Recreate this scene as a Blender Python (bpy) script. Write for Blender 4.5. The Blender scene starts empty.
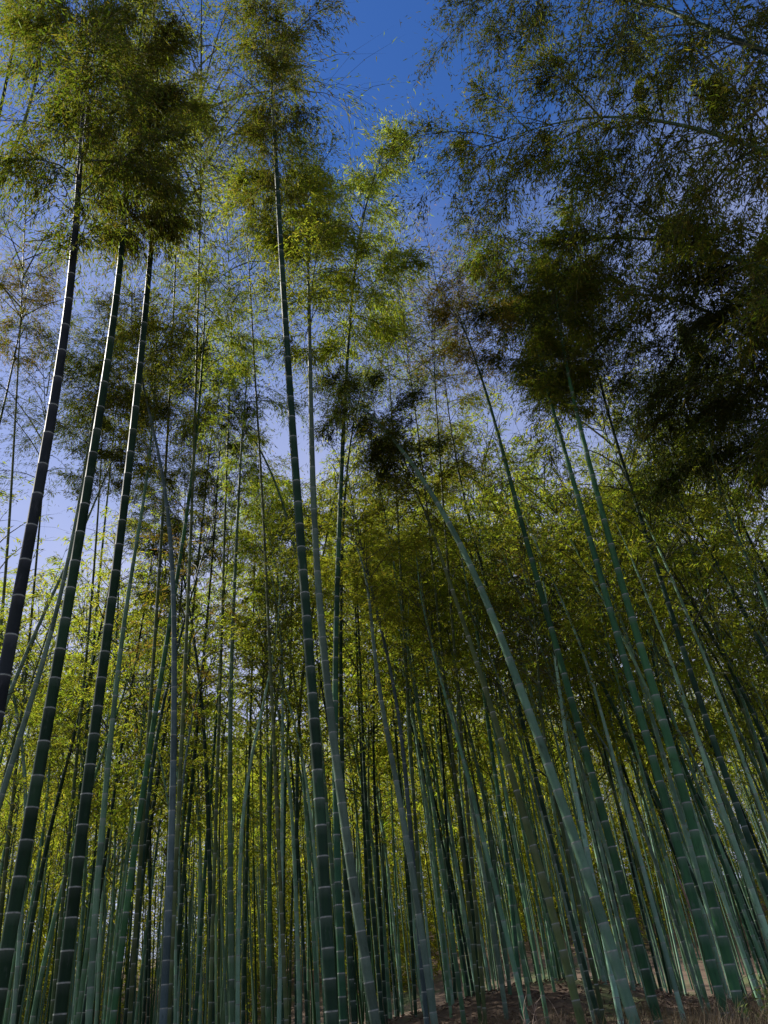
import bpy, math, random
import numpy as np
from mathutils import Matrix, Vector
R = math.radians
rng = np.random.default_rng(11)
random.seed(11)
scene = bpy.context.scene
COL = scene.collection
PI = math.pi

# ------------------------------------------------------------------ camera
W, H, F = 768, 1024, 770.0
PITCH, ROLL = R(33.6), R(4.6)
EYE = np.array([0.0, 0.0, 1.6])
fw = np.array([0, math.cos(PITCH), math.sin(PITCH)])
r0 = np.array([1.0, 0, 0]); u0 = np.array([0, -math.sin(PITCH), math.cos(PITCH)])
rt = math.cos(ROLL)*r0 - math.sin(ROLL)*u0
up = math.sin(ROLL)*r0 + math.cos(ROLL)*u0
cam_d = bpy.data.cameras.new('camera'); cam = bpy.data.objects.new('camera', cam_d); COL.objects.link(cam)
cam_d.sensor_fit = 'VERTICAL'; cam_d.sensor_height = 24.0; cam_d.lens = 24.0*F/H
cam_d.clip_end = 3000; cam_d.clip_start = 0.05
m = Matrix.Identity(4)
for i in range(3):
    m[i][0] = rt[i]; m[i][1] = up[i]; m[i][2] = -fw[i]; m[i][3] = EYE[i]
cam.matrix_world = m
scene.camera = cam

def ray(px, py):
    return fw + rt*((px-W/2)/F) + up*((H/2-py)/F)
def project(p):
    d = np.asarray(p, float)-EYE
    z = d@fw
    return (W/2+F*(d@rt)/z, H/2-F*(d@up)/z, z)

# ------------------------------------------------------------------ terrain
def sstep(a, b, x):
    t = np.clip((x-a)/(b-a), 0, 1); return t*t*(3-2*t)
_ph = rng.uniform(0, 6.28, (14, 2)); _fr = rng.uniform(.25, 2.2, (14, 2))*rng.choice([-1, 1], (14, 2))
def hgt(x, y):
    x = np.asarray(x, float); y = np.asarray(y, float)
    rr = np.hypot(x, y*.999)
    h = 1.25*sstep(3.2, 7.0, y) + .02*np.clip(y-7, 0, 60)
    h = h + .62*np.exp(-((x-1.9)/2.4)**2-((y-15.5)/2.2)**2)
    h = h + 1.0*sstep(22, 36, y)*sstep(-3, 6, x)
    h = h - .8*sstep(12, 26, y)*sstep(0, -10, x) + 5*sstep(30, 62, y)
    n = sum(np.sin(x*_fr[i, 0]+_ph[i, 0])*np.cos(y*_fr[i, 1]+_ph[i, 1])/(1+abs(_fr[i, 0])+abs(_fr[i, 1])) for i in range(14))
    return h + .075*n*sstep(2.5, 6, rr)

# ------------------------------------------------------------------ materials
def new_mat(name):
    mt = bpy.data.materials.new(name); mt.use_nodes = True
    nt = mt.node_tree; nt.nodes.clear()
    return mt, nt, nt.nodes.new
def ramp(nt, stops, fac):
    r = nt.nodes.new('ShaderNodeValToRGB')
    el = r.color_ramp.elements
    while len(el) < len(stops): el.new(.5)
    for e, (p, c) in zip(el, stops): e.position = p; e.color = (*c, 1)
    nt.links.new(fac, r.inputs[0]); return r.outputs[0]

def culm_mat(name, ca, cb, dust, dustcol=(.30, .34, .31)):
    mt, nt, N = new_mat(name); L = nt.links.new
    out = N('ShaderNodeOutputMaterial'); b = N('ShaderNodeBsdfPrincipled'); L(b.outputs[0], out.inputs[0])
    tc = N('ShaderNodeTexCoord'); mp = N('ShaderNodeMapping'); mp.inputs['Scale'].default_value = (9, 9, .7)
    L(tc.outputs['Object'], mp.inputs[0])
    n1 = N('ShaderNodeTexNoise'); n1.inputs['Scale'].default_value = 2.2; n1.inputs['Detail'].default_value = 5
    L(mp.outputs[0], n1.inputs[0])
    n2 = N('ShaderNodeTexNoise'); n2.inputs['Scale'].default_value = 55; n2.inputs['Detail'].default_value = 4
    L(tc.outputs['Object'], n2.inputs[0])
    base = ramp(nt, [(.3, ca), (.7, cb)], n1.outputs[0])
    at = N('ShaderNodeAttribute'); at.attribute_name = 'bloom'
    # powdery bloom: strongest under each node, patchy elsewhere
    mm = N('ShaderNodeMath'); mm.operation = 'MULTIPLY_ADD'
    L(n2.outputs[0], mm.inputs[0]); mm.inputs[1].default_value = 1.1*dust; mm.inputs[2].default_value = -.35*dust
    m2 = N('ShaderNodeMath'); m2.operation = 'MULTIPLY_ADD'; L(at.outputs['Fac'], m2.inputs[0]); m2.inputs[1].default_value = .55
    L(mm.outputs[0], m2.inputs[2]); m2.use_clamp = True
    mx = N('ShaderNodeMix'); mx.data_type = 'RGBA'
    L(m2.outputs[0], mx.inputs['Factor']); L(base, mx.inputs['A']); mx.inputs['B'].default_value = (*dustcol, 1)
    oi = N('ShaderNodeObjectInfo'); hs = N('ShaderNodeHueSaturation')
    mr = N('ShaderNodeMapRange'); mr.inputs['To Min'].default_value = .7; mr.inputs['To Max'].default_value = 1.25
    L(oi.outputs['Random'], mr.inputs[0]); L(mr.outputs[0], hs.inputs['Value'])
    mh = N('ShaderNodeMapRange'); mh.inputs['To Min'].default_value = .475; mh.inputs['To Max'].default_value = .52
    wn = N('ShaderNodeTexWhiteNoise'); wn.noise_dimensions = '1D'; L(oi.outputs['Random'], wn.inputs['W']); L(wn.outputs[0], mh.inputs[0]); L(mh.outputs[0], hs.inputs['Hue'])
    # tone differs from joint to joint; grey lichen and dark weather stains in patches
    sg = N('ShaderNodeAttribute'); sg.attribute_name = 'seg'
    h2 = N('ShaderNodeHueSaturation'); ms = N('ShaderNodeMapRange'); ms.inputs['To Min'].default_value = .68; ms.inputs['To Max'].default_value = 1.35
    L(sg.outputs['Fac'], ms.inputs[0]); L(ms.outputs[0], h2.inputs['Value']); L(mx.outputs['Result'], h2.inputs['Color'])
    n3 = N('ShaderNodeTexNoise'); n3.inputs['Scale'].default_value = 7; n3.inputs['Detail'].default_value = 7; n3.inputs['Roughness'].default_value = .65
    mp3 = N('ShaderNodeMapping'); mp3.inputs['Scale'].default_value = (2.2, 2.2, .8); L(tc.outputs['Object'], mp3.inputs[0]); L(mp3.outputs[0], n3.inputs[0])
    lk = ramp(nt, [(.58, (0, 0, 0)), (.70, (.6, .6, .6))], n3.outputs[0])
    x1 = N('ShaderNodeMix'); x1.data_type = 'RGBA'; L(lk, x1.inputs['Factor']); L(h2.outputs[0], x1.inputs['A']); x1.inputs['B'].default_value = (*[.6*c for c in dustcol], 1)
    st = ramp(nt, [(.30, (.6, .6, .6)), (.42, (0, 0, 0))], n3.outputs[0])
    x2 = N('ShaderNodeMix'); x2.data_type = 'RGBA'; L(st, x2.inputs['Factor']); L(x1.outputs['Result'], x2.inputs['A']); x2.inputs['B'].default_value = (.02, .025, .016, 1)
    L(x2.outputs['Result'], hs.inputs['Color']); L(hs.outputs[0], b.inputs['Base Color'])
    rr = N('ShaderNodeMapRange'); rr.inputs['To Min'].default_value = .42; rr.inputs['To Max'].default_value = .68
    L(n1.outputs[0], rr.inputs[0]); L(rr.outputs[0], b.inputs['Roughness'])
    b.inputs['Specular IOR Level'].default_value = .06
    bp = N('ShaderNodeBump'); bp.inputs['Strength'].default_value = .12; bp.inputs['Distance'].default_value = .01
    L(n1.outputs[0], bp.inputs['Height']); L(bp.outputs[0], b.inputs['Normal'])
    return mt
CM = {
 'green':  culm_mat('culm_green', (.022, .080, .036), (.040, .115, .046), .08, (.16, .20, .17)),
 'dark':   culm_mat('culm_dark', (.012, .034, .020), (.020, .050, .025), .05, (.12, .16, .13)),
 'black':  culm_mat('culm_blackish', (.016, .020, .024), (.028, .036, .034), .04, (.12, .13, .14)),
 'pale':   culm_mat('culm_pale', (.055, .120, .068), (.085, .160, .088), .25, (.20, .25, .21)),
 'grey':   culm_mat('culm_grey', (.068, .115, .078), (.10, .155, .105), .4, (.20, .26, .21)),
 'blue':   culm_mat('culm_blue', (.050, .086, .088), (.075, .115, .115), .35, (.17, .22, .22)),
 'olive':  culm_mat('culm_olive', (.050, .085, .030), (.075, .108, .038), .12, (.18, .2, .14)),
 'inner_pale_lit': culm_mat('culm_inner_pale_lit', (.14, .28, .18), (.19, .34, .22), .35, (.36, .43, .38)),  # brighter copy of pale: light inside the grove is put into the colour
 'inner_green_lit': culm_mat('culm_inner_green_lit', (.065, .155, .085), (.095, .20, .105), .14, (.27, .33, .28)),  # green lightened likewise, standing in for light on the inner stems
 'tan':    culm_mat('culm_tan', (.20, .15, .085), (.30, .23, .14), .15),
}
def ring_mat():
    mt, nt, N = new_mat('node_ring'); L = nt.links.new
    out = N('ShaderNodeOutputMaterial'); b = N('ShaderNodeBsdfPrincipled'); L(b.outputs[0], out.inputs[0])
    tc = N('ShaderNodeTexCoord'); n = N('ShaderNodeTexNoise'); n.inputs['Scale'].default_value = 30; L(tc.outputs['Object'], n.inputs[0])
    L(ramp(nt, [(.3, (.13, .155, .125)), (.7, (.28, .31, .265))], n.outputs[0]), b.inputs['Base Color'])
    b.inputs['Roughness'].default_value = .75
    return mt
RING = ring_mat()

def leaf_mat(name, stops, tstops, trans=.5):
    """thin blade: diffuse + transmitted light, each leaf its own tint, each bamboo its own cast"""
    mt, nt, N = new_mat(name); L = nt.links.new
    out = N('ShaderNodeOutputMaterial')
    g = N('ShaderNodeNewGeometry'); oi = N('ShaderNodeObjectInfo')
    c1 = ramp(nt, stops, g.outputs['Random Per Island'])
    c2 = ramp(nt, tstops, g.outputs['Random Per Island'])
    def vary(c):
        hs = N('ShaderNodeHueSaturation')
        mr = N('ShaderNodeMapRange'); mr.inputs['To Min'].default_value = .485; mr.inputs['To Max'].default_value = .512
        L(oi.outputs['Random'], mr.inputs[0]); L(mr.outputs[0], hs.inputs['Hue'])
        wn = N('ShaderNodeTexWhiteNoise'); wn.noise_dimensions = '1D'; L(oi.outputs['Random'], wn.inputs['W'])
        mv = N('ShaderNodeMapRange'); mv.inputs['To Min'].default_value = .75; mv.inputs['To Max'].default_value = 1.2
        L(wn.outputs[0], mv.inputs[0]); L(mv.outputs[0], hs.inputs['Value'])
        L(c, hs.inputs['Color']); return hs.outputs[0]
    d = N('ShaderNodeBsdfPrincipled'); L(vary(c1), d.inputs['Base Color']); d.inputs['Roughness'].default_value = .7
    d.inputs['Specular IOR Level'].default_value = .10
    t = N('ShaderNodeBsdfTranslucent'); L(vary(c2), t.inputs['Color'])
    mx = N('ShaderNodeMixShader'); mx.inputs[0].default_value = trans
    L(d.outputs[0], mx.inputs[1]); L(t.outputs[0], mx.inputs[2]); L(mx.outputs[0], out.inputs[0])
    return mt
LM = {
 'fresh': leaf_mat('leaf_fresh', [(0, (.075, .105, .014)), (.5, (.105, .125, .016)), (1, (.14, .13, .02))],
                   [(0, (.26, .39, .022)), (.6, (.39, .45, .03)), (1, (.50, .45, .045))], .64),
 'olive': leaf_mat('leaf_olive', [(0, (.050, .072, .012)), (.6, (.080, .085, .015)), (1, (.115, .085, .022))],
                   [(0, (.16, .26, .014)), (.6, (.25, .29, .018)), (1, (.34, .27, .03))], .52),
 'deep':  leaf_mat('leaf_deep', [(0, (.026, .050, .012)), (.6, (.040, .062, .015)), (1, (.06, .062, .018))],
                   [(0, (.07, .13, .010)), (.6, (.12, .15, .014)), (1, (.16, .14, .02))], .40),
 'shade': leaf_mat('leaf_shaded', [(0, (.014, .030, .008)), (.6, (.024, .040, .010)), (1, (.04, .042, .013))],  # darkened leaf: shade of the unlit crowns is put into its colour
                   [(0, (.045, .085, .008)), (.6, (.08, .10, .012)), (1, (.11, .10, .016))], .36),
 'tawny': leaf_mat('leaf_tawny', [(0, (.07, .08, .016)), (.6, (.10, .085, .02)), (1, (.14, .085, .03))],
                   [(0, (.22, .24, .02)), (.6, (.30, .24, .025)), (1, (.36, .21, .04))], .5),
}
def plain_mat(name, ca, cb, scale=20, rough=.8, coord='Object'):
    mt, nt, N = new_mat(name); L = nt.links.new
    out = N('ShaderNodeOutputMaterial'); b = N('ShaderNodeBsdfPrincipled'); L(b.outputs[0], out.inputs[0])
    tc = N('ShaderNodeTexCoord'); n = N('ShaderNodeTexNoise'); n.inputs['Scale'].default_value = scale; n.inputs['Detail'].default_value = 6
    L(tc.outputs[coord], n.inputs[0]); L(ramp(nt, [(.3, ca), (.7, cb)], n.outputs[0]), b.inputs['Base Color'])
    b.inputs['Roughness'].default_value = rough
    return mt
TWIG = plain_mat('twig', (.035, .05, .022), (.075, .085, .04), 14)
DEADTWIG = plain_mat('dead_twig', (.14, .10, .065), (.30, .23, .16), 25)
def island_mat(name, stops, rough=.8, trans=0):
    mt, nt, N = new_mat(name); L = nt.links.new
    out = N('ShaderNodeOutputMaterial'); b = N('ShaderNodeBsdfPrincipled'); b.inputs['Roughness'].default_value = rough
    g = N('ShaderNodeNewGeometry'); c = ramp(nt, stops, g.outputs['Random Per Island']); L(c, b.inputs['Base Color'])
    if trans:
        t = N('ShaderNodeBsdfTranslucent'); L(c, t.inputs[0]); mx = N('ShaderNodeMixShader'); mx.inputs[0].default_value = trans
        L(b.outputs[0], mx.inputs[1]); L(t.outputs[0], mx.inputs[2]); L(mx.outputs[0], out.inputs[0])
    else: L(b.outputs[0], out.inputs[0])
    return mt
STRAW = island_mat('straw', [(0, (.07, .05, .028)), (.5, (.12, .088, .05)), (.85, (.19, .145, .085)), (1, (.06, .075, .02))], .8, .25)
LITTER = island_mat('litter', [(0, (.05, .028, .018)), (.5, (.10, .058, .036)), (1, (.18, .12, .08))], .85)
SHRUB = island_mat('shrub_leaf', [(0, (.05, .09, .015)), (1, (.12, .16, .03))], .55, .4)

# ------------------------------------------------------------------ mesh helpers
def mesh_from(name, V, Fc, mats, mi=None, smooth=True, attr=None, seg=None):
    """V (n,3); Fc list of int arrays (k,3) or (k,4)"""
    me = bpy.data.meshes.new(name)
    V = np.asarray(V, np.float32)
    Fc = [np.asarray(f, np.int32) for f in Fc if len(f)]
    loops = np.concatenate([f.ravel() for f in Fc])
    sizes = np.concatenate([np.full(len(f), f.shape[1], np.int32) for f in Fc])
    starts = np.concatenate([[0], np.cumsum(sizes)[:-1]]).astype(np.int32)
    me.vertices.add(len(V)); me.vertices.foreach_set('co', V.ravel())
    me.loops.add(len(loops)); me.loops.foreach_set('vertex_index', loops)
    me.polygons.add(len(sizes)); me.polygons.foreach_set('loop_start', starts)
    if mi is not None: me.polygons.foreach_set('material_index', np.asarray(mi, np.int32))
    me.polygons.foreach_set('use_smooth', np.full(len(sizes), smooth, bool))
    for mt in mats: me.materials.append(mt)
    if attr is not None:
        a = me.attributes.new('bloom', 'FLOAT', 'POINT'); a.data.foreach_set('value', np.asarray(attr, np.float32))
    if seg is not None:
        a = me.attributes.new('seg', 'FLOAT', 'POINT'); a.data.foreach_set('value', np.asarray(seg, np.float32))
    me.update(calc_edges=True)
    return me
def link(name, me, parent=None):
    o = bpy.data.objects.new(name, me); COL.objects.link(o)
    if parent is not None: o.parent = parent
    return o
def thing(name, loc, label, cat, group=None):
    o = bpy.data.objects.new(name, None); o.empty_display_size = .2; COL.objects.link(o); o.location = loc
    o['label'] = label; o['category'] = cat
    if group: o['group'] = group
    return o
def nrm(v): return v/np.maximum(np.linalg.norm(v, axis=-1, keepdims=True), 1e-9)
def frames(P):
    T = nrm(np.gradient(P, axis=0)); ref = np.array([.31, .95, .04])
    A = nrm(np.cross(T, ref)); B = np.cross(T, A); return T, A, B
def tube(P, rad, sides, close=True):
    P = np.asarray(P, float); T, A, B = frames(P)
    a = np.linspace(0, 2*PI, sides, endpoint=False)
    V = P[:, None]+np.asarray(rad)[:, None, None]*(np.cos(a)[None, :, None]*A[:, None]+np.sin(a)[None, :, None]*B[:, None])
    n = len(P); i = np.arange(n-1)[:, None]*sides; j = np.arange(sides)[None]; k = (j+1) % sides
    Q = np.stack([i+j, i+k, i+sides+k, i+sides+j], -1).reshape(-1, 4)
    return V.reshape(-1, 3), Q
def smooth_path(P, n=60):
    """Catmull-like: cubic resample of a polyline by arc length"""
    P = np.asarray(P, float)
    s = np.concatenate([[0], np.cumsum(np.linalg.norm(np.diff(P, axis=0), axis=1))])
    q = np.linspace(0, s[-1], n)
    O = np.stack([np.interp(q, s, P[:, k]) for k in range(3)], 1)
    w = max(3, n//12)
    for _ in range(3):
        K = np.ones(2*w+1)/(2*w+1)
        Pd = np.concatenate([2*O[0]-O[1:w+1][::-1], O, 2*O[-1]-O[-w-1:-1][::-1]])
        O = np.stack([np.convolve(Pd[:, k], K, 'valid') for k in range(3)], 1)
    return O

def culm_mesh(P, rad, sides, mat, inter=.27, rings=True):
    """segmented bamboo stem along P with swollen nodes and pale node bands"""
    P = smooth_path(P, 90)
    s = np.concatenate([[0], np.cumsum(np.linalg.norm(np.diff(P, axis=0), axis=1))]); Lt = s[-1]
    pos = []; q = .05+.1*random.random()
    while q < Lt-.1:
        pos.append(q); t = q/Lt
        q += inter*(.62+.75*math.sin(min(t*1.9+.12, 1.5)))*(1-.35*max(0, t-.5))*random.uniform(.93, 1.07)
    S, Rr, M, Bl = [0.0], [1.0], [], [0.2]
    for q in pos:
        for ds, k, mi, bl in ((-.085, .99, 0, .0), (-.022, 1.0, 0, .45), (-.005, 1.012, 0, .8), (.002, 1.04, 1, .9), (.0055, 1.03, 1, .5), (.013, .99, 0, 0.)):
            if q+ds > S[-1]+.002:
                S.append(q+ds); Rr.append(k); M.append(mi); Bl.append(bl)
    S.append(Lt); Rr.append(1); M.append(0); Bl.append(0)
    cuts = np.searchsorted(np.array(pos), np.array(S)-.004); sv = np.array([random.gauss(0, 1) for _ in range(len(pos)+2)])
    seg = np.clip(.5+.22*sv[cuts], 0, 1)
    S = np.array(S); t = S/Lt
    C = np.stack([np.interp(S, s, P[:, k]) for k in range(3)], 1)
    rr = rad*(1-.28*t-.66*t**2.6)*np.array(Rr)
    V, Q = tube(C, rr, sides)
    # keep ring planes stable: frames from the smooth path
    mi = np.repeat(M, sides)
    return mesh_from('culm', V, [Q], [CM[mat], RING], mi, True, np.repeat(Bl, sides), np.repeat(seg, sides))

def leaves(C, D, ll, ww, r=rng):
    """one folded rhombic blade per row: base C, direction D"""
    n = len(C); D = nrm(D)
    side = nrm(np.cross(D, r.normal(size=(n, 3))))
    nor = np.cross(side, D)
    ll = ll[:, None]; ww = ww[:, None]
    mid = C+D*ll*.42
    V = np.stack([C, mid+side*ww*.5+nor*ww*.18, C+D*ll-nor*ll*.10, mid-side*ww*.5+nor*ww*.18], 1)
    return V.reshape(-1, 3), np.arange(n*4).reshape(-1, 4)

def crown_mesh(axis, nleaf, spread, leaf, mats, r, twig_sides=3, br_per=2, node=.3, start=.0, droop=.55, fringe=.30, profile=None):
    """whole crown round an axis polyline: limbs in pairs at the nodes, sprays of leaves along them"""
    A = smooth_path(axis, 60)
    s = np.concatenate([[0], np.cumsum(np.linalg.norm(np.diff(A, axis=0), axis=1))]); L = s[-1]
    T = nrm(np.gradient(A, axis=0))
    q = np.arange(L*start+.05, L*.985, node)
    VV, FF, MI = [], [], []; base = 0
    Bs, Bd, Bl, Be = [], [], [], []
    ang = r.uniform(0, 6.28)
    for x in q:
        t = x/L
        p = np.array([np.interp(x, s, A[:, k]) for k in range(3)]); d = nrm(np.array([np.interp(x, s, T[:, k]) for k in range(3)]))
        ref = nrm(np.cross(d, [.3, .9, .1])); ref2 = np.cross(d, ref)
        prof = (.12+1.08*math.sin(PI*min(1, (t*.86+.06)**.85))) if profile is None else profile(t)
        ang += PI+r.normal()*.5
        for k in range(br_per):
            a = ang+(k-.5)*1.5+r.normal()*.35
            out = math.cos(a)*ref+math.sin(a)*ref2
            bl = spread*prof*(r.uniform(.3, 1.0) if r.random() < .8 else r.uniform(1.0, 1.45))
            el = R(r.uniform(30, 58)+t*12)
            Bs.append(p); Bd.append(out*math.cos(el)+d*math.sin(el)); Bl.append(bl); Be.append(r.uniform(.5, 1.2)*droop)
    Bs = np.array(Bs); Bd = np.array(Bd); Bl = np.array(Bl); Be = np.array(Be)
    def at(i, u):
        u = np.asarray(u)[:, None]
        return Bs[i]+Bd[i]*u*Bl[i][:, None]-np.array([0, 0, 1.])*(Be[i]*Bl[i])[:, None]*u**2.2
    us = np.linspace(0, 1, 5)
    for b in range(len(Bs)):
        Pb = at(np.full(5, b), us)
        v, f = tube(Pb, (.004+.0045*Bl[b])*(1.05-us)*(leaf[0]/.1)**.5, twig_sides)
        VV.append(v); FF.append(f+base); MI.append(np.ones(len(f))); base += len(v)
    # sprays: drooping side twigs, leaves strung along each of them
    per = 15; k_ = leaf[0]/.11
    nc = max(1, nleaf//per)
    w = Bl**1.4*(.10+r.random(len(Bl))**2.0); w /= w.sum()
    i = r.choice(len(Bl), nc, p=w); u = r.beta(2.0, 1.5, nc)
    a0 = at(i, u)
    bd = Bd[i]*np.array([1, 1, .25]); sdv = nrm(np.cross(bd, [0, 0, 1.]))
    td = nrm(nrm(bd)*r.uniform(.25, 1, (nc, 1))+sdv*r.normal(size=(nc, 1))*.75+np.array([0, 0, 1.])*r.normal(.05, .3, (nc, 1)))
    tl = r.uniform(.16, .48, nc)*(.55+.45*k_)*(.7+.3*Bl[i])
    wide = r.random(nc) < fringe
    tl[wide] *= r.uniform(1.4, 2.8, int(wide.sum()))
    dr = r.uniform(.25, .95, nc)
    def tw(ii, q):
        return a0[ii]+td[ii]*(tl[ii]*q)[:, None]-np.array([0, 0, 1.])*(tl[ii]*dr[ii]*q*q)[:, None]
    al = np.arange(nc); one = np.ones(nc)
    mid = tw(al, .5*one); end = tw(al, one)
    sd = nrm(np.cross(td, r.normal(size=(nc, 3))))*.0021*k_
    v = np.stack([a0-sd, a0+sd, mid+sd, mid-sd, end], 1).reshape(-1, 3)
    k = np.arange(nc)[:, None]*5
    f4 = (k+np.array([[0, 1, 2, 3]])).astype(int)+base; f3 = (k+np.array([[3, 2, 4]])).astype(int)+base
    VV.append(v); base += len(v)
    nl_ = np.where(wide, per//2, per+2)
    ii = np.repeat(al, nl_); q = r.uniform(.12, 1.05, len(ii))**.8
    st = tw(ii, q)+r.normal(size=(len(ii), 3))*leaf[0]*np.array([.30, .30, .2])
    tan = td[ii]-np.array([0, 0, 2.])*(dr[ii]*q)[:, None]
    dirn = nrm(tan)*.9+r.normal(size=(len(ii), 3))*.5+np.array([0, 0, -.3])
    ll = leaf[0]*r.uniform(.55, 1.25, len(ii)); ww = leaf[1]*r.uniform(.7, 1.2, len(ii))
    lv, lf = leaves(st, dirn, ll, ww, r)
    VV.append(lv)
    quads = [np.concatenate(FF), f4, lf+base]
    mi = np.concatenate([np.concatenate(MI), np.ones(nc), np.zeros(len(lf)), np.ones(nc)])
    return mesh_from('crown', np.concatenate(VV), [np.concatenate(quads), f3], mats, mi, False)

# ------------------------------------------------------------------ crown library (unit axis 6 m, shared between bamboos)
def std_axis(bend): 
    t = np.linspace(0, 1, 24)
    return np.stack([bend*6*(t**3-.25*t), 0*t, 6*t], 1)
BENDS = (.04, .09, .14)
CR = {}
def crown_variant(kind, tone, k):
    key = (kind, tone, k)
    if key not in CR:
        r = np.random.default_rng(abs(hash((len(kind), kind[0] == 'n', ord(tone[0]), ord(tone[-1]), k))) % 99991)
        if kind == 'near':    CR[key] = crown_mesh(std_axis(BENDS[k % 3]), 11000, 1.55, (.115, .0195), [LM[tone], TWIG], r)
        elif kind == 'full':  CR[key] = crown_mesh(std_axis(BENDS[k % 3]), 21000, 1.45, (.110, .0185), [LM[tone], TWIG], r)
        elif kind == 'mid':   CR[key] = crown_mesh(std_axis(BENDS[k % 3]), 1900, 1.6, (.122, .0225), [LM[tone], TWIG], r)
        elif kind == 'plume': CR[key] = crown_mesh(std_axis(BENDS[k % 3]), 32000, 1.8, (.11, .019), [LM[tone], TWIG], r, fringe=.35)
        elif kind == 'airy':  CR[key] = crown_mesh(std_axis(BENDS[k % 3]), 27000, 1.6, (.11, .0185), [LM[tone], TWIG], r, fringe=.35)
        elif kind == 'lace':  CR[key] = crown_mesh(std_axis(BENDS[k % 3]), 9000, 2.3, (.115, .017), [LM[tone], TWIG], r, fringe=.75)
        elif kind == 'med':   CR[key] = crown_mesh(std_axis(BENDS[k % 3]), 9500, 1.65, (.12, .021), [LM[tone], TWIG], r, fringe=.40)
        else:                 CR[key] = crown_mesh(std_axis(BENDS[k % 3]), 1500, 1.7, (.140, .0265), [LM[tone], TWIG], r)
    return CR[key]

def bamboo(base, lower, tip, rad, sides, mat, crown, label, group, spin, inter=.27, crown_curve=None, spread=1.0):
    """lower: 3-D points base..crown start; tip: end of the leader"""
    base = np.asarray(base, float); lower = [np.asarray(p, float) for p in lower]; tip = np.asarray(tip, float)
    t = thing('bamboo', base, label, 'bamboo', group)
    cs = lower[-1]; ax = tip-cs; L = np.linalg.norm(ax)
    z = Vector(ax/L); q = z.to_track_quat('Z', 'Y').to_matrix() @ Matrix.Rotation(spin, 3, 'Z')
    sc = L/6
    wide = sc*spread if sc > .8 else max(sc, .72)*spread
    A = std_axis(BENDS[crown[2] % 3])*np.array([wide, wide, sc])
    Aw = np.array([cs+np.array(q @ Vector(p)) for p in A[1:]])
    path = np.array(lower+list(Aw))-base
    link('culm', culm_mesh(path, rad, sides, mat, inter), t)
    if crown:
        c = link('crown', crown_variant(*crown), t)
        mw = Matrix.Translation(Vector(cs-base)) @ q.to_4x4() @ Matrix.Diagonal((wide, wide, sc, 1))
        c.matrix_local = mw
    return t

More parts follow.
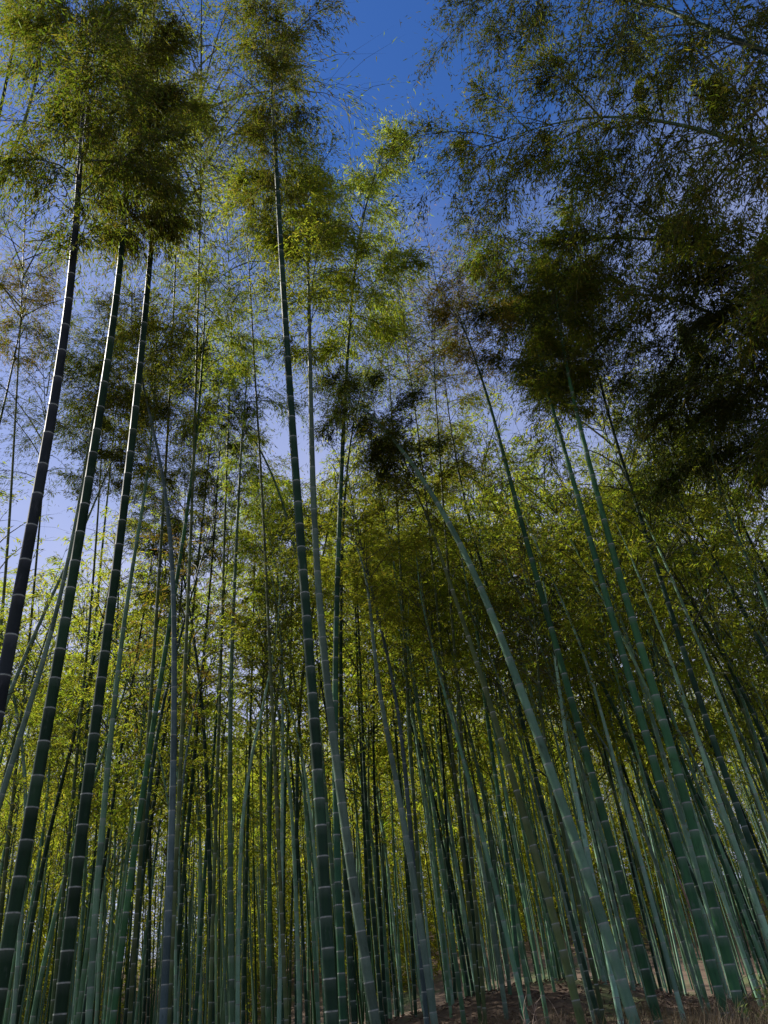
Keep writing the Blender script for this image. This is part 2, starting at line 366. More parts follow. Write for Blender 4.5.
# ------------------------------------------------------------------ bamboos read from the photograph
# (points in pixels from low to the start of the crown), tip, width px, real diameter, culm tone, crown(kind,tone,k) , label
T = [
 # left
 ('gap', [(2, 690), (20, 590), (45, 450), (62, 375), (74, 285)], (90, -30), 17, .115, 'black', ('plume', 'olive', 2), 'near-black thick bamboo leaving the left frame edge at mid height'),
 ('first', [(2, 975), (25, 845), (60, 660), (100, 410), (114, 335), (124, 245)], (138, -5), 17, .115, 'dark', ('plume', 'olive', 1), 'thick dark green bamboo nearest the lower left corner, pale rings, leaning right'),
 ('second', [(58, 1024), (68, 932), (80, 847), (102, 660), (125, 520), (142, 345), (153, 245)], (162, 5), 15.5, .112, 'dark', ('plume', 'fresh', 0), 'thick dark green bamboo standing just right of the lower-left corner bamboo'),
 (None, [(88, 1024), (92, 932), (100, 845), (115, 695), (125, 600), (137, 540), (150, 475)], (160, 290), 8.3, .085, 'pale', ('med', 'olive', 0), 'pale green bamboo slanting up behind the second thick dark culm'),
 (None, [(0, 797), (20, 733), (47, 660), (67, 570), (84, 480)], (105, 330), 8, .09, 'grey', ('med', 'deep', 0), 'grey weathered bamboo slanting right across the left frame edge'),
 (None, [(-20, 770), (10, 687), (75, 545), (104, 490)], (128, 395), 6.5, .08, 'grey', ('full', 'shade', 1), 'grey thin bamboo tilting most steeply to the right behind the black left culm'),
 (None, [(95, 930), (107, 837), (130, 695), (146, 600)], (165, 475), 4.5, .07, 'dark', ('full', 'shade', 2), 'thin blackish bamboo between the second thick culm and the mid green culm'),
 ('midgreen', [(112, 1024), (122, 932), (135, 840), (157, 700), (172, 610), (187, 520), (197, 440)], (210, 250), 8.2, .085, 'green', ('med', 'fresh', 0), 'mid green bamboo slanting right left of the smooth blue-grey culm'),
 (None, [(125, 1024), (137, 905), (150, 830), (172, 687), (180, 620)], (190, 440), 5.5, .075, 'dark', ('med', 'deep', 0), 'slim dark bamboo passing behind the mid green culm near the blue-grey one'),
 ('blue', [(163, 1024), (168, 932), (173, 827), (175, 660), (174, 560), (168, 490), (150, 410)], (118, 300), 9.5, .095, 'blue', ('med', 'olive', 1), 'smooth blue-grey bamboo upright at the left, bending left near its top'),
 (None, [(173, 1024), (180, 900), (190, 810), (203, 660), (213, 560)], (222, 400), 5.5, .075, 'dark', ('med', 'deep', 1), 'slim dark bamboo touching the right side of the blue-grey culm'),
 (None, [(171, 930), (178, 820), (186, 670), (200, 545), (207, 480)], (222, 330), 5, .075, 'pale', ('med', 'fresh', 1), 'pale thin bamboo crossing behind the blue-grey culm towards the right'),
 (None, [(195, 1024), (206, 850), (217, 710), (222, 640)], (232, 470), 5, .075, 'green', ('med', 'fresh', 2), 'thin green bamboo right of the blue-grey culm, faintly slanting right'),
 ('pole', [(232, 1024), (230, 832), (229, 740), (231, 660), (236, 550), (239, 490)], (248, 330), 7.2, .085, 'pale', ('med', 'fresh', 0), 'pale straight bamboo standing almost vertical midway between blue-grey and tallest dark culms'),
 (None, [(243, 1024), (247, 850), (252, 660), (254, 600)], (258, 440), 4.5, .07, 'dark', ('med', 'olive', 2), 'thin dark upright bamboo just right of the pale straight one'),
 (None, [(269, 1024), (269, 832), (266, 660), (266, 620)], (262, 470), 5, .075, 'pale', ('med', 'fresh', 1), 'thin pale upright bamboo above the grassy hollow'),
 (None, [(281, 1018), (283, 827), (288, 727), (291, 660)], (294, 500), 4.6, .07, 'green', ('med', 'olive', 0), 'thin green upright bamboo left of the tallest dark culm'),
 (None, [(306, 1000), (299, 847), (289, 737), (280, 640)], (262, 480), 4, .065, 'dark', ('med', 'olive', 1), 'thin dark bamboo tilting left towards the tallest dark culm'),
 # centre cluster
 ('tall', [(333, 1024), (330, 945), (324, 845), (316, 727), (305, 600), (295, 470), (286, 340), (282, 260), (278, 205)], (266, -25), 15.5, .115, 'dark', ('full', 'olive', 0), 'tallest dark green bamboo at the centre, whose crown reaches the top edge'),
 ('ringed', [(343, 1019), (339, 930), (335, 830), (333, 727), (335, 640), (339, 520), (345, 395), (347, 355)], (366, 150), 9.5, .095, 'green', ('airy', 'fresh', 1), 'green ringed bamboo standing immediately right of the tallest dark culm'),
 ('curved', [(373, 1024), (364, 982), (356, 915), (346, 832), (334, 750), (324, 680), (314, 545), (311, 430), (310, 365)], (306, 150), 12.5, .112, 'grey', ('airy', 'fresh', 0), 'thick pale grey bamboo curving left behind the tallest dark culm'),
 (None, [(354, 1024), (350, 965), (346, 899), (342, 777), (340, 660), (342, 520), (350, 430)], (372, 330), 7, .085, 'dark', ('med', 'olive', 2), 'dark slim bamboo squeezed between the green ringed and pale curving culms'),
 (None, [(382, 1019), (376, 932), (367, 850), (363, 743), (360, 660), (358, 610)], (352, 450), 5.5, .08, 'dark', ('med', 'fresh', 2), 'dark thin upright bamboo just right of the pale curving culm'),
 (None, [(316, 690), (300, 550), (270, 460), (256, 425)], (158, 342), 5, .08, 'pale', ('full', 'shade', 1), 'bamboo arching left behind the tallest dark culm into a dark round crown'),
 ('slant', [(433, 1012), (423, 942), (413, 872), (403, 820), (391, 750), (376, 680), (371, 630)], (362, 500), 9, .095, 'grey', ('med', 'fresh', 2), 'grey smooth bamboo slanting left above the brown soil bank'),
 (None, [(415, 1000), (408, 860), (399, 773), (392, 700), (386, 640)], (378, 500), 4.2, .07, 'dark', ('med', 'fresh', 0), 'thin dark bamboo beside the grey slanting culm, on its left'),
 (None, [(470, 1000), (446, 847), (425, 780), (409, 727), (401, 670)], (385, 540), 3.8, .065, 'dark', ('med', 'fresh', 0), 'hair-thin dark bamboo crossing behind at a slant right of the grey slanting culm'),
 (None, [(455, 1000), (448, 840), (440, 727), (436, 650)], (430, 480), 4, .07, 'dark', ('med', 'fresh', 1), 'thin dark upright bamboo over the brown soil bank'),
 (None, [(482, 1000), (466, 847), (453, 770), (443, 710), (434, 650)], (420, 500), 4.6, .072, 'dark', ('med', 'fresh', 1), 'thin dark bamboo slanting left over the right end of the soil bank'),
 (None, [(505, 1010), (486, 852), (469, 770), (449, 703), (440, 660)], (415, 540), 5.2, .078, 'pale', ('med', 'fresh', 2), 'pale thin bamboo, left one of two parallel pale stems right of the soil bank'),
 (None, [(512, 1010), (494, 852), (483, 787), (465, 715), (452, 660)], (430, 530), 5, .078, 'pale', ('med', 'fresh', 0), 'pale thin bamboo, right one of two parallel pale stems right of the soil bank'),
 (None, [(522, 1010), (504, 827), (491, 747), (482, 680), (478, 640)], (468, 500), 6, .08, 'green', ('med', 'fresh', 1), 'slim green bamboo left of the olive bent culm'),
 # right group
 ('olive', [(581, 1020), (564, 950), (544, 880), (519, 800), (491, 705), (470, 640), (447, 575), (434, 540)], (405, 440), 10.2, .1, 'olive', ('med', 'olive', 2), 'olive green bamboo bending left, left neighbour of the stout pale culm'),
 ('stout', [(631, 1010), (604, 920), (581, 855), (559, 790), (529, 715), (504, 645), (489, 597), (449, 520), (418, 467)], (330, 362), 14, .125, 'pale', ('full', 'deep', 2), 'stout pale green bamboo leaning far left, thickest in the right half'),
 (None, [(599, 1020), (571, 920), (549, 840), (529, 740), (513, 685), (495, 615), (479, 560), (454, 460)], (438, 330), 6.5, .085, 'dark', ('med', 'olive', 0), 'dark slim bamboo running between the olive bent and stout pale culms'),
 ('jade', [(656, 1010), (639, 940), (619, 875), (599, 800), (576, 715), (553, 635), (516, 505), (494, 415), (482, 375)], (450, 290), 11, .105, 'green', ('near', 'tawny', 0), 'deep green bamboo right of the stout pale culm, with a brownish crown tip'),
 ('ladder', [(724, 1010), (709, 955), (689, 880), (664, 800), (639, 710), (619, 640), (594, 555), (574, 480), (556, 425)], (520, 280), 12, .11, 'green', ('full', 'deep', 0), 'green bamboo with clear white rings, left one of the ringed front pair at right'),
 ('lance', [(741, 1010), (726, 950), (709, 890), (689, 805), (664, 720), (643, 655), (619, 580), (594, 480), (576, 415)], (545, 260), 13, .115, 'green', ('full', 'olive', 1), 'green bamboo with clear white rings, right one of the ringed front pair at right'),
 ('last', [(768, 890), (734, 805), (709, 725), (699, 700), (679, 640), (664, 590), (639, 510), (609, 425)], (580, 290), 8.5, .095, 'dark', ('full', 'deep', 0), 'dark ringed bamboo leaning left beside the right frame edge'),
 (None, [(800, 1000), (768, 890), (742, 840), (725, 800), (709, 760), (685, 710), (659, 660), (640, 610)], (590, 490), 7, .085, 'pale', ('med', 'fresh', 0), 'pale green bamboo right of the ringed front pair, crossing behind the dark ringed one'),
 (None, [(745, 1000), (700, 890), (662, 807), (642, 770), (611, 700), (569, 615), (529, 555), (499, 510)], (440, 430), 6, .08, 'dark', ('med', 'olive', 1), 'dark thin bamboo tilting steeply left and crossing behind the ringed front pair'),
 (None, [(760, 960), (712, 833), (692, 783), (672, 747), (655, 670), (640, 600)], (612, 480), 5, .075, 'green', ('med', 'fresh', 2), 'thin green bamboo behind the right one of the ringed front pair'),
 (None, [(800, 720), (768, 660), (729, 580), (694, 525), (672, 490)], (620, 400), 6.5, .085, 'dark', ('near', 'deep', 1), 'dark bamboo stem slanting against blue sky at the right frame edge, lower of two'),
 (None, [(800, 830), (768, 770), (744, 700), (715, 660), (699, 630), (661, 560)], (610, 450), 5, .075, 'dark', ('med', 'fresh', 1), 'thin dark bamboo slanting left across yellow-green foliage at the right edge'),
 (None, [(800, 850), (768, 793), (752, 760), (732, 717), (709, 667), (690, 610)], (650, 490), 5, .075, 'pale', ('med', 'fresh', 2), 'thin pale bamboo slanting left across yellow-green foliage at the right edge'),
 (None, [(800, 640), (768, 575), (739, 520), (722, 480)], (670, 380), 5.5, .085, 'dark', ('near', 'deep', 2), 'dark bamboo stem slanting against blue sky at the right frame edge, upper of two'),
 # feathery tops farther back
 (None, [(192, 520), (196, 400), (199, 250)], (203, 10), 4, .06, 'olive', ('lace', 'olive', 0), 'slender bamboo with a thin feathery top between the two tallest crowns at upper left'),
 (None, [(402, 600), (396, 480), (390, 400)], (385, 280), 3.6, .06, 'olive', ('lace', 'deep', 1), 'slender bamboo with a thin feathery top below the patch of open blue sky'),
 (None, [(447, 560), (441, 470), (436, 400)], (428, 250), 3.6, .06, 'olive', ('lace', 'tawny', 2), 'slender bamboo with a lacy brownish top left of the deep green bamboo crown'),
 (None, [(30, 640), (36, 560), (42, 500)], (52, 340), 3.8, .06, 'olive', ('lace', 'deep', 2), 'slender bamboo with a lacy top seen between the black and first thick left culms'),
 (None, [(224, 560), (226, 470), (229, 400)], (236, 225), 3.6, .06, 'olive', ('lace', 'olive', 1), 'slender bamboo with a lacy top just left of the tallest dark culm'),
 (None, [(740, 700), (715, 620), (700, 570)], (655, 440), 4, .065, 'olive', ('lace', 'olive', 2), 'slender bamboo with a lacy top against blue sky near the right edge'),
 (None, [(8, 560), (14, 440), (19, 350)], (28, 170), 3.8, .06, 'olive', ('lace', 'olive', 0), 'slender bamboo with a lacy top between the frame edge and the black left culm'),
 (None, [(166, 470), (172, 350), (176, 250)], (182, 90), 3.8, .06, 'olive', ('lace', 'fresh', 1), 'slender bamboo with a lacy top close to the right of the second thick left culm'),
 (None, [(262, 480), (255, 380), (250, 300)], (243, 140), 3.6, .06, 'olive', ('lace', 'olive', 2), 'slender bamboo with a lacy top left of the bright yellow-green central crown'),
 (None, [(428, 520), (416, 400), (410, 400)], (402, 285), 3.4, .06, 'olive', ('lace', 'fresh', 0), 'slender bamboo with a lacy top right of the bright yellow-green central crown'),
 (None, [(92, 600), (98, 520), (101, 460)], (108, 310), 3.6, .06, 'olive', ('lace', 'olive', 1), 'slender bamboo with a lacy top seen between the two thick left culms'),
 # upper left edge
 (None, [(-70, 330), (0, 185), (30, 120)], (60, -20), 10, .1, 'grey', ('near', 'olive', 2), 'bamboo entering at the upper left edge and slanting into the corner crown'),
 (None, [(-40, 300), (0, 110), (22, 10)], (40, -120), 7, .08, 'dark', ('near', 'deep', 1), 'dark thin bamboo top in the extreme upper left corner'),
 (None, [(-60, 640), (-25, 520), (0, 420), (15, 370)], (30, 250), 5.5, .08, 'dark', ('med', 'tawny', 0), 'bamboo crown with brownish leaves low against the left frame edge'),
 (None, [(60, 960), (85, 760), (100, 560), (110, 480)], (122, 330), 5, .08, 'green', ('med', 'olive', 2), 'thin green bamboo with a leafy crown showing between the two thick dark left culms'),
]
LAND = {'first': 'corner thick culm', 'second': 'second thick culm', 'midgreen': 'mid green culm', 'blue': 'blue-grey culm',
        'pole': 'pale upright', 'tall': 'tallest dark culm', 'curved': 'pale curving culm', 'slant': 'grey slanting culm', 'olive': 'olive bent culm', 'stout': 'stout pale culm',
        'jade': 'deep green culm', 'ladder': 'left ringed culm', 'lance': 'right ringed culm'}
traced_lines = []   # image-space x at y=900, name
def to_ground(p, d):
    """walk from p along -d until the terrain"""
    d = d/abs(d[2]); z = p.copy()
    for k in range(60):
        e = z[2]-float(hgt(z[0], z[1]))
        if abs(e) < .003: break
        z = z-d*e
    return z
occupied = []
for row in T:
    nm, pts, tip, wpx, dia, mat, crown, label = row
    depth = dia*F/wpx
    p0 = ray(*pts[0]); P0 = EYE+p0*depth
    n = np.array([P0[0], P0[1], 0]); D = np.linalg.norm(n); n = n/D
    def un(px):
        r_ = ray(*px); return EYE+r_*(D/(r_@n))
    low = [un(p) for p in pts]
    d = low[1]-low[0]; d = d/np.linalg.norm(d)
    if low[0][2]-hgt(low[0][0], low[0][1]) > 1.2: d = nrm(d+np.array([0, 0, .35]))
    base = to_ground(low[0], d)
    if base[2] < low[0][2]-.15: lower = [base-d*.15]+low
    else: lower = [base-d*.15]+[p for p in low if p[2] > base[2]+.2]
    tp = un(tip)
    sides = 16 if wpx > 11 else 12 if wpx > 7 else 8
    near = wpx > 8
    spin = random.uniform(0, 6.28)
    bamboo(base, lower, tp, dia*.43, sides, mat, crown, label, 'bamboos standing at the front of the grove' if near else 'slim bamboos just behind the front row', spin, .27 if near else .29, spread=.70 if nm in ('gap', 'first', 'second', 'tall') else 1.0)
    occupied.append((base[0], base[1]))
    # image x at y=900
    pp = np.array([project(q)[:2] for q in lower])
    o = np.argsort(pp[:, 1]); x9 = float(np.interp(900, pp[o, 1], pp[o, 0]))
    if nm in LAND: traced_lines.append((x9, LAND[nm]))
traced_lines.sort()

# ------------------------------------------------------------------ arching bamboos that lean in from the right, outside the frame
def arch(base_xy, pts, D, dia, mat, nleaf, spread, tone, label, cstart, azi=None, leaf=(.105, .0195)):
    n = nrm(np.array([base_xy[0], base_xy[1], 0.])) if azi is None else np.array([math.sin(azi), math.cos(azi), 0])
    P = []
    for (px, py) in pts:
        r_ = ray(px, py); P.append(EYE+r_*(D/(r_@n)))
    b = np.array([base_xy[0], base_xy[1], float(hgt(*base_xy))])
    first = P[0]
    k1 = b+np.array([0, 0, .45*(first[2]-b[2])])+.10*(first-b)*np.array([1, 1, 0])
    k2 = b+np.array([0, 0, .78*(first[2]-b[2])])+.42*(first-b)*np.array([1, 1, 0])
    path = np.array([b-np.array([0, 0, .15]), k1, k2]+P)
    sp = smooth_path(path, 90)
    t = thing('bamboo', b, label, 'bamboo', 'bamboos arching in from the right')
    link('culm', culm_mesh(path-b, dia/2, 14, mat, .3), t)
    i0 = int(90*cstart)
    L = np.linalg.norm(np.diff(sp[i0:], axis=0), axis=1).sum()
    r = np.random.default_rng(int(1000*D)+nleaf)
    me = crown_mesh(sp[i0:]-b, nleaf, spread, leaf, [LM[tone], TWIG], r, node=.24, droop=.7, fringe=.3,
                    profile=lambda q: .75+.45*math.sin(PI*min(1, q*.8+.2)))
    link('crown', me, t)
    return t
arch((5.6, 4.2), [(830, 175), (768, 150), (700, 122), (640, 112), (574, 107), (520, 122), (478, 150)], 7.4, .1, 'pale', 34000, 1.75, 'olive', 'pale arching bamboo top sweeping left in from the upper right edge', .50, R(38))
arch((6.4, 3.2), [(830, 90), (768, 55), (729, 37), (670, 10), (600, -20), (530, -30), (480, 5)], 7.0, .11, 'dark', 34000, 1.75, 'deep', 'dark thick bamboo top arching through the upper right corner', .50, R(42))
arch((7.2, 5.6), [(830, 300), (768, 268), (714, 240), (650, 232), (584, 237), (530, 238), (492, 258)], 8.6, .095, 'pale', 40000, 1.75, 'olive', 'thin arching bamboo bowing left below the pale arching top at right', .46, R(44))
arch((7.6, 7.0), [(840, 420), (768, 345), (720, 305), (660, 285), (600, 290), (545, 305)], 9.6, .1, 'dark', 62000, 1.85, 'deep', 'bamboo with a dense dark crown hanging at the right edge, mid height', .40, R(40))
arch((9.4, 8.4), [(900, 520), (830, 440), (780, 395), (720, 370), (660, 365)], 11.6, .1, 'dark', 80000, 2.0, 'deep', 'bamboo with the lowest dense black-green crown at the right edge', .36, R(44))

# ------------------------------------------------------------------ the many slim bamboos deeper in the grove
def ordinal(k): return ['first', 'second', 'third', 'fourth', 'fifth', 'sixth', 'seventh', 'eighth', 'ninth', 'tenth', 'eleventh', 'twelfth', 'thirteenth', 'fourteenth', 'fifteenth', 'sixteenth', 'seventeenth', 'eighteenth', 'nineteenth', 'twentieth'][k]
fill = []
bands = [(10.5, 14, 48), (14, 19, 86), (19, 25, 88)]
for (a, b_, cnt) in bands:
    k = 0; tries = 0
    while k < cnt and tries < 9000:
        tries += 1
        D = math.sqrt(random.uniform(a*a, b_*b_)); px = random.uniform(-110, 960)
        if (px < 480 and random.random() < .3) or (px > 800 and random.random() < .55): continue
        r_ = ray(px, 1000); hd = nrm(np.array([r_[0], r_[1], 0])); x, y = EYE[0]+hd[0]*D, hd[1]*D
        md = .34 if D < 14 else .40 if D < 19 else .45
        if any((x-o[0])**2+(y-o[1])**2 < md*md for o in occupied): continue
        occupied.append((x, y)); fill.append((D, px, x, y)); k += 1
items = []
for (D, px, x, y) in fill:
    z = float(hgt(x, y))
    lx = R(random.gauss(-1.0-(1.6 if px > 480 else 0), 1.5)); ly = R(random.gauss(-.5, 1.5))
    Ht = min(max(D*.64*(random.uniform(.78, 1.15) if random.random() < .78 else random.uniform(1.2, 1.45)), 6.5), 14.5)*(.82 if px < 290 else 1)
    cstart = random.uniform(.42, .64) if D < 14 else random.uniform(.3, .58) if D < 19 else random.uniform(.25, .5)
    d = nrm(np.array([math.tan(lx), math.tan(ly), 1.]))
    b = np.array([x, y, z])
    arcx = random.gauss(-.15, .35)
    pts = [b-d*.15]+[b+d*Ht*t+np.array([arcx*t*t, 0, 0]) for t in (.12, .25, cstart*.8, cstart)]
    tip = b+d*Ht+np.array([arcx*1.6+random.gauss(0, .4), random.gauss(0, .5), 0])
    dia = random.uniform(.040, .078)
    mat = random.choices(['green', 'dark', 'pale', 'grey', 'olive', 'blue'], [32, 14, 36, 7, 9, 2])[0]
    pp = np.array([project(q)[:2] for q in pts]); o = np.argsort(pp[:, 1]); x9 = float(np.interp(900, pp[o, 1], pp[o, 0]))
    items.append(dict(x9=x9, D=D, pts=pts, tip=tip, dia=dia, mat=mat, b=b))
TONE = {'green': 'green', 'dark': 'dark green', 'pale': 'pale green', 'grey': 'grey', 'olive': 'yellowish', 'blue': 'blue-grey'}
edges = [(-999, None)]+traced_lines+[(9999, None)]
buck = {}
for it in items:
    k = max(i for i, e in enumerate(edges[:-1]) if it['x9'] >= e[0])
    w = it['dia']*F/it['D']
    size = 'slender' if it['D'] < 14 else 'thin' if it['D'] < 19 else 'hair-thin'
    it['key'] = (k, TONE[it['mat']], size); buck.setdefault(it['key'], []).append(it)
for key, lst in buck.items():
    k, tone, size = key
    lst.sort(key=lambda q: q['x9'])
    A_, B_ = edges[k][1], edges[k+1][1]
    where = ('between %s and %s' % (A_, B_)) if A_ and B_ else ('left of the %s' % B_ if B_ else 'right of the %s' % A_)
    for j, it in enumerate(lst):
        what = '%s %s bamboo %s' % (size, tone, where)
        if len(lst) == 2: what = ('left of two %s %s bamboos ' if j == 0 else 'right of two %s %s bamboos ') % (size, tone)+where
        elif len(lst) > 2: what = ordinal(j)+' from left '+what
        D = it['D']
        kind = 'mid' if D < 17 else 'far'
        ctone = random.choices(['fresh', 'olive', 'deep', 'tawny'], [84, 12, 1, 3])[0]
        vk = random.randrange(3)
        bamboo(it['b'], it['pts'], it['tip'], it['dia']/2, 8 if D < 15 else 6, {'pale': 'inner_pale_lit', 'green': 'inner_green_lit'}.get(it['mat'], it['mat']), (kind, ctone, vk), what,
               'slim bamboos deep in the grove', random.uniform(0, 6.28), .3, spread=random.uniform(.9, 1.25))

# ------------------------------------------------------------------ the far wood that reads as one mass
def far_grove():
    r = np.random.default_rng(5)
    VV, FF, MI = [], [], []; base = 0
    n = 0
    while n < 980:
        D = math.sqrt(r.uniform(37**2, 66**2) if n < 430 else r.uniform(20**2, 36**2)); az = R(r.uniform(-37, 37))
        if n < 430 and az < R(-12) and D > 56: continue
        x, y = D*math.sin(az), D*math.cos(az); z = float(hgt(x, y)); n += 1
        Ht = r.uniform(10, 14.5)*(1 if n < 430 else .62); lx, ly = r.normal(-.03, .035), r.normal(0, .03)
        P = np.array([[x+lx*Ht*t, y+ly*Ht*t, z-.2+Ht*t] for t in np.linspace(0, 1, 6)])
        v, f = tube(P, (.042 if n < 430 else .03)*(1-.75*np.linspace(0, 1, 6)), 5); VV.append(v); FF.append(f+base); MI.append(np.full(len(f), 1 if n % 3 == 0 else 2)); base += len(v)
        if n > 430: continue
        nl = 3600; nc = nl//16
        t = r.uniform(.02, 1, nc); sp = 1.7*(.35+.75*np.sin(PI*np.minimum(1, t*.85+.1)))
        a = r.uniform(0, 6.28, nc); rad = sp*np.sqrt(r.random(nc))
        C = np.stack([x+lx*Ht*t+rad*np.cos(a), y+ly*Ht*t+rad*np.sin(a), z+Ht*t+.25*rad-.2*rad**2+r.normal(size=nc)*.2], 1)
        ii = np.repeat(np.arange(nc), 16); m_ = len(ii)
        a2 = a+r.normal(size=nc)*.8; q = r.random(m_); ln = r.uniform(.35, .85, nc)[ii]
        hd = np.stack([np.cos(a2), np.sin(a2), .15+0*a2], 1)[ii]
        st = C[ii]+hd*(ln*q)[:, None]-np.array([0, 0, 1.])*(ln*q*q*.7)[:, None]+r.normal(size=(m_, 3))*np.array([.06, .06, .05])
        ax = hd*.9-np.array([0, 0, 1.])*(.25+.8*q)[:, None]+r.normal(size=(m_, 3))*.5
        v, f = leaves(st, ax, r.uniform(.12, .24, m_), r.uniform(.028, .048, m_), r)
        VV.append(v); FF.append(f+base); MI.append(np.zeros(len(f))); base += len(v)
    me = mesh_from('distant_grove', np.concatenate(VV), [np.concatenate(FF)], [LM['fresh'], CM['green'], CM['inner_pale_lit']], np.concatenate(MI), False)
    o = link('distant_grove', me); o['label'] = 'far mass of yellow-green bamboo closing the view behind the slim stems'; o['category'] = 'bamboo grove'; o['kind'] = 'stuff'
far_grove()

# ------------------------------------------------------------------ ground
def ground():
    ys = np.concatenate([np.linspace(-400, -10, 14), np.arange(-8, 3, .5), np.arange(3, 24, .14), np.arange(24, 70, .8), np.linspace(72, 900, 24)])
    xs = np.concatenate([np.linspace(-700, -42, 14), np.arange(-40, -12, .8), np.arange(-12, 13, .16), np.arange(13, 41, .8), np.linspace(42, 700, 14)])
    X, Y = np.meshgrid(xs, ys); Z = hgt(X, Y)
    Z = Z + rng.normal(size=Z.shape)*.012*((np.abs(X) < 12) & (Y > 3.5) & (Y < 24))
    V = np.stack([X, Y, Z], -1).reshape(-1, 3); nx, ny = len(xs), len(ys)
    i = np.arange(ny-1)[:, None]*nx+np.arange(nx-1)[None]
    Q = np.stack([i, i+1, i+nx+1, i+nx], -1).reshape(-1, 4)
    mt, nt, N = new_mat('soil'); L = nt.links.new
    out = N('ShaderNodeOutputMaterial'); b = N('ShaderNodeBsdfPrincipled'); L(b.outputs[0], out.inputs[0]); b.inputs['Roughness'].default_value = .95
    tc = N('ShaderNodeTexCoord')
    n1 = N('ShaderNodeTexNoise'); n1.inputs['Scale'].default_value = 1.3; n1.inputs['Detail'].default_value = 8; L(tc.outputs['Object'], n1.inputs[0])
    vo = N('ShaderNodeTexVoronoi'); vo.inputs['Scale'].default_value = 16; L(tc.outputs['Object'], vo.inputs[0])
    c1 = ramp(nt, [(.3, (.035, .022, .014)), (.5, (.085, .050, .030)), (.72, (.15, .095, .06))], n1.outputs[0])
    c2 = ramp(nt, [(0, (.05, .03, .02)), (1, (.19, .125, .08))], vo.outputs['Color'])
    mx = N('ShaderNodeMix'); mx.data_type = 'RGBA'; mx.inputs['Factor'].default_value = .5; L(c1, mx.inputs['A']); L(c2, mx.inputs['B'])
    n3 = N('ShaderNodeTexNoise'); n3.inputs['Scale'].default_value = .55; n3.inputs['Detail'].default_value = 5; L(tc.outputs['Object'], n3.inputs[0])
    f3 = ramp(nt, [(.52, (0, 0, 0)), (.66, (1, 1, 1))], n3.outputs[0])
    mo = N('ShaderNodeMix'); mo.data_type = 'RGBA'; L(f3, mo.inputs['Factor']); L(mx.outputs['Result'], mo.inputs['A']); mo.inputs['B'].default_value = (.065, .085, .022, 1)
    L(mo.outputs['Result'], b.inputs['Base Color'])
    bp = N('ShaderNodeBump'); bp.inputs['Strength'].default_value = .8; bp.inputs['Distance'].default_value = .05; L(n1.outputs[0], bp.inputs['Height']); L(bp.outputs[0], b.inputs['Normal'])
    o = link('ground', mesh_from('ground', V, [Q], [mt])); o['kind'] = 'structure'; o['label'] = 'brown soil rising from the path into the grove'
ground()

def scatter(n, x0, x1, y0, y1, r, dens=None):
    x = r.uniform(x0, x1, n); y = r.uniform(y0, y1, n)
    return x, y, hgt(x, y)
def stuff(name, me, label, cat):
    o = link(name, me); o['kind'] = 'stuff'; o['label'] = label; o['category'] = cat
# fallen leaves
r = np.random.default_rng(21)
x, y, z = scatter(26000, -9, 11, 4.2, 21, r)
lv, lf = leaves(np.stack([x, y, z+.012+.02*r.random(len(x))], 1), np.stack([r.normal(size=len(x)), r.normal(size=len(x)), r.normal(size=len(x))*.25], 1), r.uniform(.06, .15, len(x)), r.uniform(.014, .03, len(x)), r)
stuff('leaf_litter', mesh_from('leaf_litter', lv, [lf], [LITTER], None, False), 'dry brown bamboo leaves fallen all over the soil', 'leaf litter')
# dry grass
def grass_mesh(n, r):
    nt_ = n//26; cx = r.uniform(-1.2, 9, nt_); cy = np.where(r.random(nt_) < .75, r.uniform(5.6, 8.6, nt_), r.uniform(8.6, 13, nt_))
    keep = r.random(nt_) < np.clip((cx+1.6)/3, .15, 1); cx, cy = cx[keep], cy[keep]; nt_ = len(cx)
    ii = np.repeat(np.arange(nt_), 26); m_ = len(ii)
    x = cx[ii]+r.normal(size=m_)*.12; y = cy[ii]+r.normal(size=m_)*.12; z = hgt(x, y)-.01
    a = r.uniform(0, 6.28, m_); ln = r.uniform(.12, .42, m_)*(.6+.7*r.random(nt_)[ii]); lean = r.uniform(.25, 1.1, m_)
    h_ = np.stack([np.cos(a), np.sin(a), 0*a], 1); s_ = np.stack([-np.sin(a), np.cos(a), 0*a], 1)*.0032
    V = []
    for t in (0, .35, .7, 1):
        c = np.stack([x, y, z], 1)+h_*(ln*lean*t*t)[:, None]+np.array([0, 0, 1.])*(ln*(t-.42*lean*t*t))[:, None]
        V += [c-s_*(1.05-t), c+s_*(1.05-t)]
    V = np.stack(V, 1).reshape(-1, 3); k = np.arange(m_)[:, None]*8
    Q = np.concatenate([k+np.array([[0, 1, 3, 2]]), k+np.array([[2, 3, 5, 4]]), k+np.array([[4, 5, 7, 6]])])
    return mesh_from('dry_grass', V, [Q], [STRAW], None, False)
stuff('dry_grass', grass_mesh(26000, np.random.default_rng(8)), 'straw coloured dry grass tangled along the foot of the front bamboos', 'grass')

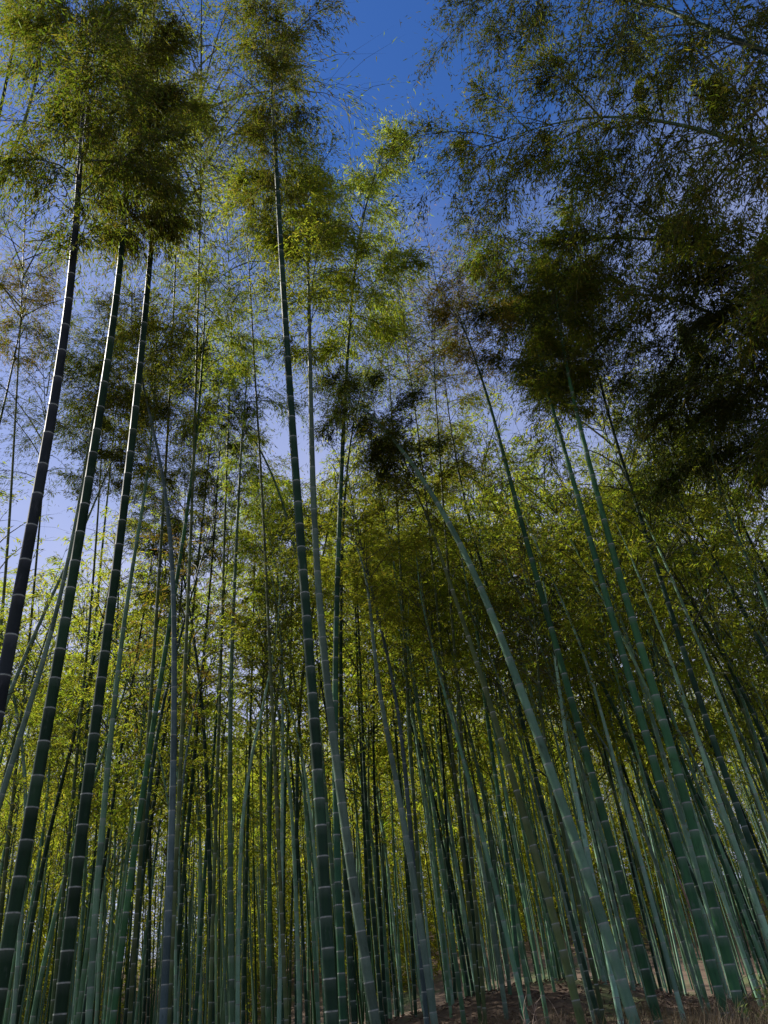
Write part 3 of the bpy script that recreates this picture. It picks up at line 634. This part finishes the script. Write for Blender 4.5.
# dead brush: bare branching twigs on the bank
def brush(x, y, size, label, seed, az=None):
    r = np.random.default_rng(seed); b = np.array([x, y, float(hgt(x, y))])
    t = thing('dead_branch', b, label, 'dead branch', 'dead branches on the bank')
    VV, FF = [], []; base = 0
    def limb(p, d, ln, rad, lev):
        nonlocal base
        n_ = 6; P = [p]
        for _ in range(n_-1):
            d = nrm(d+r.normal(size=3)*.14-np.array([0, 0, .04])); P.append(P[-1]+d*ln/n_)
        v, f = tube(np.array(P), np.linspace(rad, rad*.4, n_), 5); VV.append(v); FF.append(f+base); base += len(v)
        if lev < 2:
            for k in range(5 if lev == 0 else 3):
                j = r.integers(1, n_); limb(P[j], nrm(d+r.normal(size=3)*.7), ln*r.uniform(.35, .65), rad*.55, lev+1)
    a = r.uniform(0, 6.28) if az is None else az
    limb(np.array([0, 0, -.02]), nrm(np.array([math.cos(a), .3*math.sin(a), .45])), size, .009, 0)
    link('branch', mesh_from('branch', np.concatenate(VV), [np.concatenate(FF)], [DEADTWIG]), t)
brush(.35, 7.4, .7, 'bare tan twig reaching right below the grey slanting bamboo', 1, .3)
brush(1.6, 8.0, .8, 'bare forked twig lying across the foot of the soil bank', 2, 2.7)
brush(.9, 6.9, .55, 'small bare twig standing left of the soil bank', 3, 1.9)
brush(2.5, 8.3, .6, 'bare pale twig leaning at the feet of the olive bent bamboo', 4, .9)
# a dead tan culm leaning between the ringed pair
def dead_culm():
    un = lambda px, D: EYE+ray(*px)*D
    a = un((727, 1004), 7.3); b = un((668, 850), 8.3)
    base = to_ground(a, nrm(b-a))
    t = thing('dead_bamboo', base, 'dead tan leafless bamboo cane leaning between the two ringed bamboos', 'bamboo')
    link('culm', culm_mesh(np.array([base-nrm(b-a)*.1, a, .5*(a+b), b])-base, .022, 10, 'tan', .22), t)
dead_culm()
# low green shrubs
def shrub(x, y, hh, label, seed):
    r = np.random.default_rng(seed); b = np.array([x, y, float(hgt(x, y))])
    t = thing('shrub', b, label, 'shrub', 'small green shrubs at the foot of the grove')
    VV, FF, tips = [], [], []; base = 0
    for k in range(9):
        d = nrm(np.array([r.normal()*.5, r.normal()*.5, 1.])); P = np.array([d*hh*q+np.array([0, 0, -.02])+r.normal(size=3)*.012 for q in np.linspace(0, 1, 5)])
        v, f = tube(P, np.linspace(.005, .0015, 5), 5); VV.append(v); FF.append(f+base); base += len(v); tips += list(P[2:])
    link('stem', mesh_from('stem', np.concatenate(VV), [np.concatenate(FF)], [TWIG]), t)
    C = np.repeat(np.array(tips), 9, 0)+r.normal(size=(len(tips)*9, 3))*.055*hh/.4
    lv, lf = leaves(C, r.normal(size=C.shape)+np.array([0, 0, .2]), r.uniform(.03, .065, len(C)), r.uniform(.012, .022, len(C)), r)
    link('foliage', mesh_from('foliage', lv, [lf], [SHRUB], None, False), t)
for i, (x, y, hh, lab) in enumerate([
    (3.25, 7.1, .42, 'low bright green shrub at the foot of the deep green bamboo'),
    (3.75, 7.0, .36, 'low green shrub at the foot of the left ringed bamboo'),
    (2.75, 7.3, .34, 'small green shrub at the foot of the stout pale bamboo'),
    (1.15, 7.2, .24, 'small yellow-green weed clump below the brown soil bank'),
    (4.6, 8.6, .4, 'green sprig shrub beside the right frame edge above bare soil'),
    (-1.35, 11.5, .35, 'mossy green clump in the hollow left of the tallest dark bamboo'),
]): shrub(x, y, hh, lab, 60+i)

# ------------------------------------------------------------------ daylight
SUN_EL, SUN_AZ = R(44), R(-60)       # azimuth from the view direction (+Y), towards +X positive
wd = bpy.data.worlds.new('World'); scene.world = wd; wd.use_nodes = True
nt = wd.node_tree; nt.nodes.clear(); L = nt.links.new
out = nt.nodes.new('ShaderNodeOutputWorld'); bg = nt.nodes.new('ShaderNodeBackground'); L(bg.outputs[0], out.inputs[0])
sky = nt.nodes.new('ShaderNodeTexSky'); sky.sky_type = 'NISHITA'; sky.sun_disc = False
sky.sun_elevation = SUN_EL; sky.sun_rotation = SUN_AZ
sky.air_density = 1.0; sky.dust_density = .1; sky.ozone_density = 3.5
bg.inputs['Strength'].default_value = .078
hs = nt.nodes.new('ShaderNodeHueSaturation'); hs.inputs['Saturation'].default_value = 1.22; hs.inputs['Value'].default_value = 1.0
wb = nt.nodes.new('ShaderNodeMix'); wb.data_type = 'RGBA'; wb.blend_type = 'MULTIPLY'; wb.inputs['Factor'].default_value = 1; wb.inputs['B'].default_value = (1.0, .92, 1.06, 1)
L(sky.outputs[0], wb.inputs['A']); L(wb.outputs['Result'], hs.inputs['Color'])
# thin high haze: denser low down, patchy above
tc = nt.nodes.new('ShaderNodeTexCoord'); sp = nt.nodes.new('ShaderNodeSeparateXYZ'); L(tc.outputs['Generated'], sp.inputs[0])
cn = nt.nodes.new('ShaderNodeTexNoise'); cn.inputs['Scale'].default_value = 2.4; cn.inputs['Detail'].default_value = 6; L(tc.outputs['Generated'], cn.inputs[0])
ma = nt.nodes.new('ShaderNodeMath'); ma.operation = 'MULTIPLY_ADD'; L(cn.outputs[0], ma.inputs[0]); ma.inputs[1].default_value = .5
mb = nt.nodes.new('ShaderNodeMath'); mb.operation = 'SUBTRACT'; mb.inputs[0].default_value = .80; L(sp.outputs['Z'], mb.inputs[1]); L(mb.outputs[0], ma.inputs[2])
cf = ramp(nt, [(.2, (0, 0, 0)), (.62, (.8, .8, .8))], ma.outputs[0])
cm = nt.nodes.new('ShaderNodeMix'); cm.data_type = 'RGBA'; L(cf, cm.inputs['Factor']); L(hs.outputs[0], cm.inputs['A']); cm.inputs['B'].default_value = (4.6, 4.8, 6.4, 1)
L(cm.outputs['Result'], bg.inputs['Color'])
sl = bpy.data.lights.new('sun', 'SUN'); so = bpy.data.objects.new('sun', sl); COL.objects.link(so)
sl.energy = 5.0; sl.angle = R(.5); sl.color = (1, .94, .84)
sd = Vector((math.sin(SUN_AZ)*math.cos(SUN_EL), math.cos(SUN_AZ)*math.cos(SUN_EL), math.sin(SUN_EL)))
so.rotation_euler = sd.to_track_quat('Z', 'Y').to_euler(); so.location = (-20, 10, 30)
vs = scene.view_settings
vs.view_transform = 'Standard'; vs.look = 'None'; vs.gamma = 1; vs.use_curve_mapping = False; vs.exposure = 0.85
cy = scene.cycles
cy.max_bounces = 9; cy.diffuse_bounces = 8; cy.glossy_bounces = 2; cy.transmission_bounces = 8; cy.transparent_max_bounces = 4
cy.caustics_reflective = False; cy.caustics_refractive = False
